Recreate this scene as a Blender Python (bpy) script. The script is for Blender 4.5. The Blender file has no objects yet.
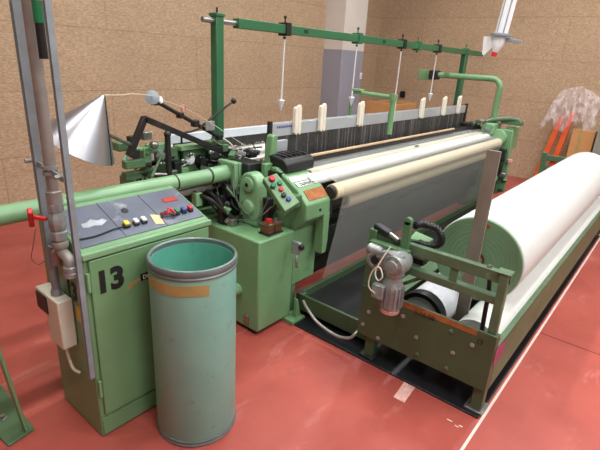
import bpy, math, random
from math import pi, sin, cos, radians
from mathutils import Vector as V, Matrix, noise
random.seed(7)
S = bpy.context.scene
COL = S.collection

# ------------------------------------------------------------------ materials
def lin(c):
    return tuple((x/255/12.92 if x/255 <= .04045 else ((x/255+.055)/1.055)**2.4) for x in c)
MATS = {}
def mat(name, rgb, rough=.5, metal=0, var=.12, scale=8, bump=0, wear_or_sheen=None, wear_or_sheen_amt=.5, coat=0,
        alpha=1, stretch=(1,1,1), detail=4, spec=.5, wscale=5):
    m = bpy.data.materials.new(name); m.use_nodes = True
    nt = m.node_tree; N = nt.nodes; L = nt.links
    b = N['Principled BSDF']
    b.inputs['Roughness'].default_value = rough; b.inputs['Metallic'].default_value = metal
    b.inputs['Specular IOR Level'].default_value = spec
    b.inputs['Coat Weight'].default_value = coat
    tc = N.new('ShaderNodeTexCoord'); mp = N.new('ShaderNodeMapping'); mp.inputs['Scale'].default_value = stretch
    geo = N.new('ShaderNodeNewGeometry')
    L.new(geo.outputs['Position'], mp.inputs['Vector'])
    n = N.new('ShaderNodeTexNoise'); n.inputs['Scale'].default_value = scale; n.inputs['Detail'].default_value = detail
    L.new(mp.outputs[0], n.inputs['Vector'])
    c = lin(rgb)
    r = N.new('ShaderNodeValToRGB')
    r.color_ramp.elements[0].position = .3; r.color_ramp.elements[1].position = .7
    r.color_ramp.elements[0].color = tuple(max(0, x*(1-var)) for x in c)+(1,)
    r.color_ramp.elements[1].color = tuple(min(1, x*(1+var)) for x in c)+(1,)
    L.new(n.outputs['Fac'], r.inputs[0])
    out = r.outputs[0]
    if wear_or_sheen:
        n2 = N.new('ShaderNodeTexNoise'); n2.inputs['Scale'].default_value = wscale; n2.inputs['Detail'].default_value = 9
        n2.inputs['Roughness'].default_value = .65
        L.new(mp.outputs[0], n2.inputs['Vector'])
        r2 = N.new('ShaderNodeValToRGB')
        r2.color_ramp.elements[0].position = .60; r2.color_ramp.elements[0].color = (0,0,0,1)
        r2.color_ramp.elements[1].position = .74; r2.color_ramp.elements[1].color = (wear_or_sheen_amt,)*3+(1,)
        L.new(n2.outputs['Fac'], r2.inputs[0])
        mx = N.new('ShaderNodeMixRGB'); L.new(r2.outputs[0], mx.inputs[0]); L.new(out, mx.inputs[1])
        mx.inputs[2].default_value = lin(wear_or_sheen)+(1,); out = mx.outputs[0]
    L.new(out, b.inputs['Base Color'])
    if bump:
        bp = N.new('ShaderNodeBump'); bp.inputs['Strength'].default_value = bump; bp.inputs['Distance'].default_value = .01
        L.new(n.outputs['Fac'], bp.inputs['Height']); L.new(bp.outputs[0], b.inputs['Normal'])
    if alpha < 1: b.inputs['Alpha'].default_value = alpha
    MATS[name] = m
    return m

mint   = mat('mint_paint', (108,148,104), .38, 0, .08, 5, wear_or_sheen=(74,104,66), wear_or_sheen_amt=.55)
mint_l = mat('light_mint_paint', (122,162,120), .35, 0, .07, 6, wear_or_sheen=(96,132,84), wear_or_sheen_amt=.35)
mint_d = mat('shop_green_paint', (76,108,74), .42, 0, .18, 7, wear_or_sheen=(48,52,36), wear_or_sheen_amt=.7, wscale=9)
olive  = mat('olive_plate_paint', (64,86,58), .42, 0, .10, 6, wear_or_sheen=(52,50,34), wear_or_sheen_amt=.6)
rail_g = mat('sage_rail_paint', (82,106,78), .40, 0, .12, 10, wear_or_sheen=(150,160,140), wear_or_sheen_amt=.5, wscale=12)
forest = mat('forest_green_paint', (44,102,66), .38, 0, .08, 5, wear_or_sheen=(20,58,34), wear_or_sheen_amt=.5)
disc_g = mat('disc_green', (104,138,104), .5, 0, .06, 6)
teal   = mat('teal_can', (126,180,164), .42, 0, .06, 6, wear_or_sheen=(92,112,100), wear_or_sheen_amt=.5, wscale=14)
teal_i = mat('teal_inside', (92,168,146), .5, 0, .08, 6, wear_or_sheen=(60,110,92), wear_or_sheen_amt=.6)
galv   = mat('galvanised_steel', (134,144,148), .45, .15, .12, 20)
pipe_m = mat('old_iron_pipe', (146,140,132), .42, .3, .14, 16, wear_or_sheen=(110,90,74), wear_or_sheen_amt=.5)
steel  = mat('bare_steel', (150,150,146), .32, .85, .18, 22)
worn_st= mat('weathered_flat_steel', (138,134,122), .5, .35, .15, 10, wear_or_sheen=(100,90,72), wear_or_sheen_amt=.5, stretch=(1,1,.4))
chrome = mat('cast_aluminium', (146,150,148), .38, .35, .25, 24, bump=.2)
sheet  = mat('sheet_metal', (168,168,172), .33, .85, .06, 4)
blackp = mat('black_plastic', (24,25,27), .42, 0, .15, 12)
blackm = mat('black_metal', (38,36,36), .45, .3, .25, 18, wear_or_sheen=(90,82,74), wear_or_sheen_amt=.4, wscale=14)
rubber = mat('black_rubber', (24,25,28), .33, 0, .25, 5, wear_or_sheen=(70,72,78), wear_or_sheen_amt=.6, wscale=4)
beige  = mat('beige_plastic', (206,202,182), .45, 0, .03, 5)
cream  = mat('cream_plastic', (222,214,196), .5, 0, .05, 20)
alu    = mat('aluminium_rail', (176,182,186), .4, .4, .05, 8)
pale   = mat('pale_lacquer', (206,214,220), .4, 0, .04, 6)
white  = mat('white_plastic', (224,226,228), .4, 0, .03, 6)
sand   = mat('sand_covered_roller', (204,188,156), .75, 0, .06, 60)
cork   = mat('yellowish_strip', (206,198,158), .6, 0, .06, 14)
brownb = mat('tan_bar', (188,160,126), .5, 0, .1, 20)
red    = mat('red_plastic', (190,36,38), .4, 0, .08, 10)
redp   = mat('red_painted_bar', (150,40,34), .5, 0, .2, 10)
blue   = mat('blue_plastic', (52,66,140), .4, 0, .08, 10)
yellow = mat('yellow_plastic', (214,190,60), .4, 0, .06, 10)
greenb = mat('green_button', (30,116,72), .4, 0, .06, 10)
pink   = mat('pink_lacquer', (196,140,132), .4, 0, .1, 10)
orange = mat('orange_paint', (206,84,30), .4, 0, .12, 8, wear_or_sheen=(226,150,110), wear_or_sheen_amt=.6, wscale=7)
board  = mat('cardboard', (188,140,88), .8, 0, .05, 8)
rust   = mat('rust_patch', (150,92,48), .8, 0, .3, 24)
rimm   = mat('can_rim_metal', (112,124,122), .4, .3, .12, 20, wear_or_sheen=(150,120,100), wear_or_sheen_amt=.3)
scuffm = mat('scuffed_lacquer', (160,166,170), .5, 0, .2, 30)
tapem  = mat('brown_packing_tape', (164,142,86), .5, 0, .12, 14)
ink    = mat('black_ink', (20,24,22), .6, 0, .1, 10)
lettw  = mat('white_lettering', (214,214,208), .6, 0, .02, 10)
purple = mat('sticker_purple', (150,60,96), .5, 0, .3, 30)
brass  = mat('yellow_tag', (206,176,70), .5, 0, .1, 10)
panelm = mat('panel_face', (104,111,124), .30, .25, .14, 7, wear_or_sheen=(190,192,190), wear_or_sheen_amt=.65, wscale=6)
greyw  = mat('grey_wall_paint', (150,152,164), .6, 0, .04, 3)
whitew = mat('white_wall_paint', (214,208,200), .7, 0, .04, 3)
concrete = mat('ceiling_concrete', (196,194,190), .85, 0, .06, 3)
brown  = mat('brown_glass', (92,62,38), .2, 0, .3, 30)
whitecl= mat('white_cloth', (204,208,202), .8, 0, .02, 40, spec=.2)
greycl = mat('pale_drum_cloth', (206,208,212), .6, 0, .12, 9, wear_or_sheen=(150,150,156), wear_or_sheen_amt=.6)
paper  = mat('tan_paper', (214,184,140), .7, 0, .08, 20)
dark   = mat('oily_dark_iron', (34,38,34), .5, .2, .3, 14, wear_or_sheen=(78,96,74), wear_or_sheen_amt=.6, wscale=10)
wirem  = mat('heddle_wire', (74,74,74), .5, .5, .3, 60)
wirel  = mat('heddle_wire_light', (120,120,118), .5, .4, .2, 60)
trayw  = mat('tray_dark_sheet', (42,44,44), .22, .2, .3, 4, wear_or_sheen=(110,84,62), wear_or_sheen_amt=.5, wscale=3.2)  # second tone paints brown reflections into the dark sheet
yarnm  = mat('cream_yarn', (216,204,176), .9, 0, .04, 40)
linew  = mat('white_floor_line', (216,196,186), .6, 0, .08, 14, wear_or_sheen=(190,110,100), wear_or_sheen_amt=.7, wscale=30)
joint  = mat('dark_floor_joint', (92,44,40), .7, 0, .1, 14)

def thin_cloth(name, rgb, fac, stripes=0):
    m = bpy.data.materials.new(name); m.use_nodes = True
    nt = m.node_tree; N = nt.nodes; L = nt.links; N.clear()
    o = N.new('ShaderNodeOutputMaterial'); d = N.new('ShaderNodeBsdfDiffuse'); t = N.new('ShaderNodeBsdfTranslucent')
    tr = N.new('ShaderNodeBsdfTransparent'); a = N.new('ShaderNodeMixShader'); b = N.new('ShaderNodeMixShader')
    n = N.new('ShaderNodeTexNoise'); n.inputs['Scale'].default_value = 5
    g = N.new('ShaderNodeNewGeometry'); mp = N.new('ShaderNodeMapping'); mp.inputs['Scale'].default_value = (.4,3,1)
    L.new(g.outputs['Position'], mp.inputs[0]); L.new(mp.outputs[0], n.inputs['Vector'])
    mr = N.new('ShaderNodeMapRange'); mr.inputs['To Min'].default_value = fac-.06; mr.inputs['To Max'].default_value = fac+.06
    L.new(n.outputs['Fac'], mr.inputs['Value'])
    d.inputs[0].default_value = lin(rgb)+(1,); t.inputs[0].default_value = lin(rgb)+(1,)
    a.inputs[0].default_value = .3; L.new(d.outputs[0], a.inputs[1]); L.new(t.outputs[0], a.inputs[2])
    L.new(mr.outputs[0], b.inputs[0]); L.new(tr.outputs[0], b.inputs[1]); L.new(a.outputs[0], b.inputs[2])
    L.new(b.outputs[0], o.inputs[0]); MATS[name] = m; return m
gauze = thin_cloth('sheer_gauze', (212,214,208), .30)
gauze_t = thin_cloth('sheer_gauze_flat', (232,236,240), .72)

def plastic_wrap():
    m = bpy.data.materials.new('clear_plastic_wrap'); m.use_nodes = True
    nt = m.node_tree; N = nt.nodes; L = nt.links; b = N['Principled BSDF']
    b.inputs['Base Color'].default_value = (.93,.86,.86,1); b.inputs['Roughness'].default_value = .22
    n = N.new('ShaderNodeTexNoise'); n.inputs['Scale'].default_value = 9; n.inputs['Detail'].default_value = 6
    g = N.new('ShaderNodeNewGeometry'); mp = N.new('ShaderNodeMapping'); mp.inputs['Scale'].default_value = (1,2.2,.7)
    L.new(g.outputs['Position'], mp.inputs[0]); L.new(mp.outputs[0], n.inputs['Vector'])
    r = N.new('ShaderNodeMapRange'); r.inputs['From Min'].default_value = .35; r.inputs['From Max'].default_value = .68
    r.inputs['To Min'].default_value = .06; r.inputs['To Max'].default_value = .42
    L.new(n.outputs['Fac'], r.inputs['Value']); L.new(r.outputs[0], b.inputs['Alpha'])
    bp = N.new('ShaderNodeBump'); bp.inputs['Strength'].default_value = .8; bp.inputs['Distance'].default_value = .05
    L.new(n.outputs['Fac'], bp.inputs['Height']); L.new(bp.outputs[0], b.inputs['Normal'])
    return m
wrapm = plastic_wrap()

def osb(name, axis):
    m = bpy.data.materials.new(name); m.use_nodes = True
    nt = m.node_tree; N = nt.nodes; L = nt.links; b = N['Principled BSDF']; b.inputs['Roughness'].default_value = .75
    b.inputs['Specular IOR Level'].default_value = .25
    g = N.new('ShaderNodeNewGeometry'); sx = N.new('ShaderNodeSeparateXYZ'); L.new(g.outputs['Position'], sx.inputs[0])
    cb = N.new('ShaderNodeCombineXYZ'); L.new(sx.outputs[axis], cb.inputs[0]); L.new(sx.outputs[2], cb.inputs[1])
    n1 = N.new('ShaderNodeTexNoise'); n1.inputs['Scale'].default_value = 48; n1.inputs['Detail'].default_value = 5
    n1.inputs['Roughness'].default_value = .7
    n2 = N.new('ShaderNodeTexNoise'); n2.inputs['Scale'].default_value = .9; n2.inputs['Detail'].default_value = 3
    v = N.new('ShaderNodeTexVoronoi'); v.inputs['Scale'].default_value = 30
    mp = N.new('ShaderNodeMapping'); mp.inputs['Scale'].default_value = (.55,1.3,1)
    L.new(cb.outputs[0], mp.inputs[0])
    for q in (n1, v): L.new(mp.outputs[0], q.inputs['Vector'])
    L.new(cb.outputs[0], n2.inputs['Vector'])
    r1 = N.new('ShaderNodeValToRGB'); e = r1.color_ramp.elements
    e[0].position = .34; e[0].color = lin((162,135,106))+(1,); e[1].position = .68; e[1].color = lin((206,181,150))+(1,)
    L.new(n1.outputs['Fac'], r1.inputs[0])
    mv = N.new('ShaderNodeMixRGB'); mv.blend_type = 'MULTIPLY'; mv.inputs[0].default_value = .16
    bw = N.new('ShaderNodeRGBToBW'); L.new(v.outputs['Color'], bw.inputs[0])
    L.new(r1.outputs[0], mv.inputs[1]); L.new(bw.outputs[0], mv.inputs[2])
    hs = N.new('ShaderNodeHueSaturation'); hs.inputs['Saturation'].default_value = 1.0
    mr = N.new('ShaderNodeMapRange'); mr.inputs['To Min'].default_value = .86; mr.inputs['To Max'].default_value = 1.14
    L.new(n2.outputs['Fac'], mr.inputs['Value'])
    mm = N.new('ShaderNodeMixRGB'); mm.blend_type = 'MULTIPLY'; mm.inputs[0].default_value = 1
    L.new(mv.outputs[0], mm.inputs[1]); L.new(mr.outputs[0], mm.inputs[2])
    bk = N.new('ShaderNodeTexBrick'); bk.inputs['Scale'].default_value = 1; bk.inputs['Brick Width'].default_value = 2.44
    bk.inputs['Row Height'].default_value = .645; bk.inputs['Mortar Size'].default_value = .005
    bk.inputs['Color1'].default_value = (1,1,1,1); bk.inputs['Color2'].default_value = (.96,.955,.95,1)
    bk.inputs['Mortar'].default_value = (.74,.70,.66,1); bk.inputs['Mortar Smooth'].default_value = .3
    mp2 = N.new('ShaderNodeMapping'); mp2.inputs['Location'].default_value = (-.38 if axis == 0 else .65, 0, 0)
    L.new(cb.outputs[0], mp2.inputs[0]); L.new(mp2.outputs[0], bk.inputs['Vector'])
    mb = N.new('ShaderNodeMixRGB'); mb.blend_type = 'MULTIPLY'; mb.inputs[0].default_value = 1
    L.new(mm.outputs[0], mb.inputs[1]); L.new(bk.outputs['Color'], mb.inputs[2]); L.new(mb.outputs[0], b.inputs['Base Color'])
    bp = N.new('ShaderNodeBump'); bp.inputs['Strength'].default_value = .25; bp.inputs['Distance'].default_value = .004
    L.new(n1.outputs['Fac'], bp.inputs['Height']); L.new(bp.outputs[0], b.inputs['Normal'])
    return m
osb_x = osb('chipboard_long_wall', 0); osb_y = osb('chipboard_end_wall', 1)

def floor_mat():
    m = bpy.data.materials.new('red_resin_floor'); m.use_nodes = True
    nt = m.node_tree; N = nt.nodes; L = nt.links; b = N['Principled BSDF']
    g = N.new('ShaderNodeNewGeometry')
    n1 = N.new('ShaderNodeTexNoise'); n1.inputs['Scale'].default_value = 1.3; n1.inputs['Detail'].default_value = 6
    n1.inputs['Roughness'].default_value = .6
    L.new(g.outputs['Position'], n1.inputs['Vector'])
    r = N.new('ShaderNodeValToRGB'); e = r.color_ramp.elements
    e[0].position = .3; e[0].color = lin((150,66,57))+(1,); e[1].position = .72; e[1].color = lin((182,90,78))+(1,)
    L.new(n1.outputs['Fac'], r.inputs[0])
    n2 = N.new('ShaderNodeTexNoise'); n2.inputs['Scale'].default_value = 3.0; n2.inputs['Detail'].default_value = 11
    n2.inputs['Roughness'].default_value = .72; n2.inputs['Distortion'].default_value = .6
    mp = N.new('ShaderNodeMapping'); mp.inputs['Scale'].default_value = (.6,1.9,1); mp.inputs['Rotation'].default_value = (0,0,.5)
    L.new(g.outputs['Position'], mp.inputs[0]); L.new(mp.outputs[0], n2.inputs['Vector'])
    r2 = N.new('ShaderNodeValToRGB'); e = r2.color_ramp.elements
    e[0].position = .57; e[0].color = (0,0,0,1); e[1].position = .72; e[1].color = (.5,.5,.5,1)
    L.new(n2.outputs['Fac'], r2.inputs[0])
    mx = N.new('ShaderNodeMixRGB'); L.new(r2.outputs[0], mx.inputs[0]); L.new(r.outputs[0], mx.inputs[1])
    mx.inputs[2].default_value = lin((204,140,128))+(1,)
    # a few dark scuffs
    n3 = N.new('ShaderNodeTexNoise'); n3.inputs['Scale'].default_value = 2.1; n3.inputs['Detail'].default_value = 9
    n3.inputs['Roughness'].default_value = .7
    mp3 = N.new('ShaderNodeMapping'); mp3.inputs['Location'].default_value = (3.1,7.7,0)
    L.new(g.outputs['Position'], mp3.inputs[0]); L.new(mp3.outputs[0], n3.inputs['Vector'])
    r3 = N.new('ShaderNodeValToRGB'); e = r3.color_ramp.elements
    e[0].position = .62; e[0].color = (0,0,0,1); e[1].position = .78; e[1].color = (.6,.6,.6,1)
    L.new(n3.outputs['Fac'], r3.inputs[0])
    m3 = N.new('ShaderNodeMixRGB'); L.new(r3.outputs[0], m3.inputs[0]); L.new(mx.outputs[0], m3.inputs[1])
    m3.inputs[2].default_value = lin((112,62,60))+(1,)
    L.new(m3.outputs[0], b.inputs['Base Color'])
    rr = N.new('ShaderNodeMapRange'); rr.inputs['To Min'].default_value = .26; rr.inputs['To Max'].default_value = .52
    L.new(n2.outputs['Fac'], rr.inputs['Value']); L.new(rr.outputs[0], b.inputs['Roughness'])
    b.inputs['Specular IOR Level'].default_value = .45
    bp = N.new('ShaderNodeBump'); bp.inputs['Strength'].default_value = .12; bp.inputs['Distance'].default_value = .004
    L.new(n2.outputs['Fac'], bp.inputs['Height']); L.new(bp.outputs[0], b.inputs['Normal'])
    return m
floorm = floor_mat()

# ------------------------------------------------------------------ mesh builder
def basis(d):
    d = V(d).normalized(); a = V((0,0,1)) if abs(d.z) < .9 else V((1,0,0))
    u = d.cross(a).normalized(); return u, d.cross(u).normalized()
class MB:
    def __init__(s): s.v = []; s.f = []
    def add(s, vs, fs):
        o = len(s.v); s.v += [V(p) for p in vs]; s.f += [[i+o for i in f] for f in fs]; return s
    def box(s, x0, x1, y0, y1, z0, z1):
        vs = [(x,y,z) for z in (z0,z1) for y in (y0,y1) for x in (x0,x1)]
        return s.add(vs, [(0,2,3,1),(4,5,7,6),(0,1,5,4),(2,6,7,3),(0,4,6,2),(1,3,7,5)])
    def hexa(s, q, off):           # quad face q extruded by off
        q = [V(p) for p in q]; o = V(off)
        return s.add(q+[p+o for p in q], [(0,1,2,3),(7,6,5,4),(0,4,5,1),(1,5,6,2),(2,6,7,3),(3,7,4,0)])
    def bar(s, a, b, w, h=None, up=(0,0,1)):    # rectangular bar from a to b
        a, b = V(a), V(b); h = h or w; d = (b-a).normalized(); up = V(up)
        if abs(d.dot(up)) > .95: up = V((1,0,0)) if abs(d.x) < .9 else V((0,1,0))
        u = d.cross(up).normalized()*w/2; n = u.cross(d).normalized()*h/2
        return s.add([a-u-n,a+u-n,a+u+n,a-u+n,b-u-n,b+u-n,b+u+n,b-u+n],
                     [(0,3,2,1),(4,5,6,7),(0,1,5,4),(1,2,6,5),(2,3,7,6),(3,0,4,7)])
    def prism(s, pts, off):        # planar polygon extruded by off
        n = len(pts); o = V(off); p = [V(q) for q in pts]
        return s.add(p+[q+o for q in p], [list(range(n))[::-1], list(range(n,2*n))]+[(i,(i+1)%n,(i+1)%n+n,i+n) for i in range(n)])
    def tube(s, path, r, n=12, cap=True, closed=False):
        path = [V(p) for p in path]; R = r if isinstance(r,(list,tuple)) else [r]*len(path); m = len(path)
        u = None; vs = []
        for i, p in enumerate(path):
            d = (path[(i+1)%m]-path[i-1]) if (closed or 0 < i < m-1) else (path[1]-path[0] if i == 0 else path[-1]-path[-2])
            d = d.normalized()
            if u is None: u, w = basis(d)
            else:
                u = (u-d*u.dot(d)).normalized(); w = d.cross(u)
            vs += [p+(u*cos(2*pi*k/n)+w*sin(2*pi*k/n))*R[i] for k in range(n)]
        fs = []
        for i in range(m if closed else m-1):
            a, b = i*n, ((i+1)%m)*n
            fs += [(a+k, a+(k+1)%n, b+(k+1)%n, b+k) for k in range(n)]
        if cap and not closed: fs += [list(range(n))[::-1], list(range((m-1)*n, m*n))]
        return s.add(vs, fs)
    def lathe(s, c, axis, prof, n=32, close=False):   # prof [(r, h)] along axis from c
        c = V(c); d = V(axis).normalized(); u, w = basis(d); vs = []
        for r, h in prof: vs += [c+d*h+(u*cos(2*pi*k/n)+w*sin(2*pi*k/n))*max(r,1e-4) for k in range(n)]
        fs = []; m = len(prof)
        for i in range(m if close else m-1):
            a, b = i*n, ((i+1)%m)*n
            fs += [(a+k, a+(k+1)%n, b+(k+1)%n, b+k) for k in range(n)]
        if not close: fs += [list(range(n))[::-1], list(range((m-1)*n, m*n))]
        return s.add(vs, fs)
    def cyl(s, a, b, r, n=20):
        return s.tube([a,b], r, n)
    def ball(s, c, r, n=12):
        c = V(c); prof = [(r*sin(pi*i/n), -r*cos(pi*i/n)) for i in range(n+1)]
        return s.lathe(c, (0,0,1), prof, n+4)

def wloc(o):
    l = V((0,0,0))
    while o: l += o.location; o = o.parent
    return l
def obj(name, mb, m, parent=None, loc=None, bev=0, smooth=True, seg=2):
    me = bpy.data.meshes.new(name)
    base = wloc(parent) if parent else (V(loc) if loc else V((0,0,0)))
    me.from_pydata([tuple(p-base) for p in mb.v], [], mb.f); me.validate()
    import bmesh
    bm = bmesh.new(); bm.from_mesh(me); bmesh.ops.recalc_face_normals(bm, faces=bm.faces); bm.to_mesh(me); bm.free()
    if smooth:
        for p in me.polygons: p.use_smooth = True
        me.set_sharp_from_angle(angle=radians(38))
    me.materials.append(m)
    o = bpy.data.objects.new(name, me); COL.objects.link(o)
    if parent: o.parent = parent
    else: o.location = base
    if bev:
        b = o.modifiers.new('bevel', 'BEVEL'); b.width = bev; b.segments = seg; b.limit_method = 'ANGLE'; b.angle_limit = radians(40)
        b.harden_normals = False
    return o
def thing(name, label, cat, loc, group=None):
    o = bpy.data.objects.new(name, None); COL.objects.link(o); o.location = loc; o.empty_display_size = .1
    return tag(o, label, cat, group)
def tag(o, label, cat, group=None, kind=None):
    o['label'] = label; o['category'] = cat
    if group: o['group'] = group
    if kind: o['kind'] = kind
    return o
def struct(name, mb, m, parent=None, **k):
    o = obj(name, mb, m, parent, **k)
    if not parent: o['kind'] = 'structure'
    return o
def text(name, s, size, org, right, up, m, parent, depth=.0015, bold=0, squeeze=1):
    cu = bpy.data.curves.new(name, 'FONT'); cu.body = s; cu.size = size; cu.extrude = depth; cu.offset = bold
    t = bpy.data.objects.new(name+'_src', cu); COL.objects.link(t)
    bpy.context.view_layer.update()
    dg = bpy.context.evaluated_depsgraph_get(); me = bpy.data.meshes.new_from_object(t.evaluated_get(dg))
    bpy.data.objects.remove(t); bpy.data.curves.remove(cu)
    r = V(right).normalized(); u = V(up).normalized(); n = r.cross(u)
    base = wloc(parent)
    for v in me.vertices:
        v.co = V(org)+r*v.co.x*squeeze+u*v.co.y+n*v.co.z-base
    me.materials.clear(); me.materials.append(m)
    o = bpy.data.objects.new(name, me); COL.objects.link(o); o.parent = parent
    return o
def arc(c, a0, a1, r, u, w, n=8):
    c = V(c); u = V(u); w = V(w)
    return [c+(u*cos(a0+(a1-a0)*i/n)+w*sin(a0+(a1-a0)*i/n))*r for i in range(n+1)]
def smoothpath(pts, n=6):
    P = [V(p) for p in pts]; out = []
    for i in range(len(P)-1):
        p0, p1, p2, p3 = P[max(i-1,0)], P[i], P[i+1], P[min(i+2,len(P)-1)]
        for k in range(n):
            t = k/n
            out.append(.5*((2*p1)+(p2-p0)*t+(2*p0-5*p1+4*p2-p3)*t*t+(3*p1-p0-3*p2+p3)*t**3))
    return out+[P[-1]]

# ------------------------------------------------------------------ setting
H = 4.7
struct('floor', MB().box(-5,8.7,-5,5.3,-.1,0), floorm)
struct('wall_left', MB().box(-5,8.7,5.15,5.3,0,H), osb_x)
struct('wall_right', MB().box(8.56,8.7,-5,5.15,0,H), osb_y)
struct('wall_unseen', MB().box(-5.15,-5,-5,5.3,0,H), osb_y)  # unseen wall, added to block light so faces turned this way stay darker
struct('ceiling', MB().box(-5,8.7,-5,5.3,H,H+.1), concrete)
pil = struct('pillar', MB().box(6.766,7.43,4.756,5.15,0,1.93), greyw, bev=.006)
tag(pil, 'square pillar against the chipboard wall, grey below and white above', 'pillar')
pil['kind'] = 'structure'
obj('upper_section', MB().box(6.768,7.428,4.758,5.15,1.93,H), whitew, pil)
struct('trim_1', MB().box(1.0,8.56,.428,.442,0,.0012), linew)
struct('trim_2', MB().box(3.334,3.342,-4,.425,0,.001), joint)
sw = MB().box(7.37,7.43,4.742,4.756,1.46,1.57)
o = obj('light_switch', sw, white, loc=(7.40,4.75,1.46), bev=.003)
tag(o, 'small white switch plate on the grey pillar', 'switch')
obj('rocker', MB().box(7.385,7.415,4.736,4.743,1.49,1.54), beige, o, bev=.002)
o = obj('wall_socket', MB().box(8.52,8.56,4.42,4.52,1.14,1.26), blackp, loc=(8.55,4.47,1.14), bev=.006)
tag(o, 'small black socket box on the end wall behind the loom', 'socket')

# ceiling lamps
def lamp(x, y):
    t = thing('ceiling_lamp', 'long fluorescent lamp under the ceiling above the loom hall', 'lamp', (x,y,H-.16), 'fluorescent lamps in rows under the ceiling')
    obj('housing', MB().box(x-.75,x+.75,y-.09,y+.09,H-.09,H-.001), white, t, bev=.005)
    em = MATS.get('lamp_tube')
    if not em:
        em = bpy.data.materials.new('lamp_tube'); em.use_nodes = True
        b = em.node_tree.nodes['Principled BSDF']; b.inputs['Emission Color'].default_value = (1,.98,.94,1)
        b.inputs['Emission Strength'].default_value = 14; MATS['lamp_tube'] = em
    for dy in (-.045,.045):
        obj('tube', MB().cyl((x-.7,y+dy,H-.12),(x+.7,y+dy,H-.12),.016,10), em, t)
    return t
LX, LY = (.4,3.1,5.8), (-4.0,-1.9,.2,2.4)
for x in LX:
    for y in LY:
        lamp(x, y)
        l = bpy.data.lights.new('lamp_glow', 'AREA'); l.shape = 'RECTANGLE'; l.size = 1.4; l.size_y = .2; l.energy = 64
        l.color = (.97,.99,1)
        lo = bpy.data.objects.new('lamp_glow', l); COL.objects.link(lo); lo.location = (x,y,H-.15)

# ------------------------------------------------------------------ control cabinet
cab = thing('control_cabinet', 'mint green control cabinet numbered 13 with sloping push button panel', 'cabinet', (1.1,1.95,0))
X0,X1,Y0,Y1 = .77,1.43,1.753,2.15
side = [(X0,Y0,0),(X0,Y1,0),(X0,Y1,1.03),(X0,2.06,1.068),(X0,Y0,.958)]
obj('body', MB().prism(side, (X1-X0,0,0)), mint, cab, bev=.008)
dr = obj('door', MB().box(X0+.022,X1-.012,Y0-.014,Y0-.001,.125,.918), mint, cab, bev=.004)
obj('plinth', MB().box(X0+.01,X1-.01,Y0-.006,Y0-.0005,.012,.108), mint, cab, bev=.002)
for z in (.24,.78):
    obj('hinge', MB().cyl((X0+.012,Y0-.012,z),(X0+.012,Y0-.012,z+.085),.008,10), mint_l, dr)
text('door_number', '13', .138, (.806,Y0-.0155,.762), (1,0,0), (0,0,1), ink, dr, bold=.006, squeeze=.98)
obj('name_label', MB().box(1.018,1.20,Y0-.0175,Y0-.0145,.752,.785), ink, dr)
text('label_lettering', 'DORN', .028, (1.028,Y0-.018,.758), (1,0,0), (0,0,1), lettw, dr, depth=.0006, bold=.0005)
tp = MB().prism([(.945,Y0-.0145,.725),(.965,Y0-.0145,.762),(1.10,Y0-.0145,.772),(1.10,Y0-.0145,.755),(1.02,Y0-.0145,.755)], (0,-.001,0))
obj('tape_strip', tp, tapem, dr)
text('side_number', '13', .12, (X0-.001,1.93,.700), (0,-1,0), (0,0,1), ink, cab, bold=.005, squeeze=.8)
obj('side_tag', MB().box(X0-.002,X0-.0003,1.80,1.86,.60,.68), brass, cab)
obj('top_lip', MB().box(X0-.004,X1+.004,Y0-.018,Y0+.008,.925,.953), mint_l, cab, bev=.004)
# panel: local frame on the slope
pa = V((X0+.012, Y0+.018, .963)); pdir = V((0,.272,.1)).normalized(); pn = V((0,-pdir.z,pdir.y))
def pp(x, t, h=0): return V((x, pa.y, pa.z))+pdir*t+pn*h
def pbox(x0, x1, t0, t1, h0, h1):
    mb = MB(); mb.hexa([pp(x0,t0,h0),pp(x1,t0,h0),pp(x1,t1,h0),pp(x0,t1,h0)], pn*(h1-h0)); return mb
pan = obj('panel', pbox(X0+.014,X1-.014,.004,.272,0.001,.006), panelm, cab, bev=.0015)
for x in (.985,1.20): obj('panel_joint', pbox(x-.0015,x+.0015,.006,.27,.006,.0068), ink, pan)
obj('display', pbox(1.29,1.37,.165,.20,.006,.009), redp, pan, bev=.001)
obj('round_plug', MB().lathe(pp(1.075,.175,.006), pn, [(.017,0),(.017,.003),(.012,.004),(.001,.004)], 20), ink, pan)
for x, m, w in ((1.02,yellow,.024),(1.068,white,.020),(1.108,white,.020),(1.292,greenb,.018),(1.332,blue,.019),(1.372,red,.019)):
    b = obj('push_button', pbox(x-w/2-.003,x+w/2+.003,.052,.078,.006,.018), blackp, pan, bev=.002)
    obj('button_cap', pbox(x-w/2,x+w/2,.055,.084,.018,.03), m, b, bev=.003)
obj('paper_tag', MB().hexa([pp(1.15,.03,.007),pp(1.19,.018,.007),pp(1.205,.085,.007),pp(1.165,.105,.007)], pn*.002), paper, pan)
obj('connector', MB().tube(smoothpath([pp(1.215,.09,.012),pp(1.235,.06,.03),pp(1.255,.085,.035),pp(1.275,.055,.02)]), .007, 8), red, pan)
obj('connector', MB().tube(smoothpath([pp(1.20,.06,.012),pp(1.23,.075,.028),pp(1.26,.045,.022),pp(1.285,.07,.014)]), .006, 8), blackp, pan)
obj('panel_cable', MB().tube(smoothpath([pp(X0+.015,.055,.012),pp(.87,.05,.011),pp(.95,.062,.012),pp(1.01,.062,.014)]), .0035, 8), blackp, pan)
obj('scratch_patch', MB().prism([pp(x,t,.0062) for x,t in ((.85,.125),(.87,.115),(.90,.122),(.93,.112),(.965,.135),(.955,.155),(.93,.15),(.905,.168),(.875,.15),(.855,.152))], pn*.0006), scuffm, pan)

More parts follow.
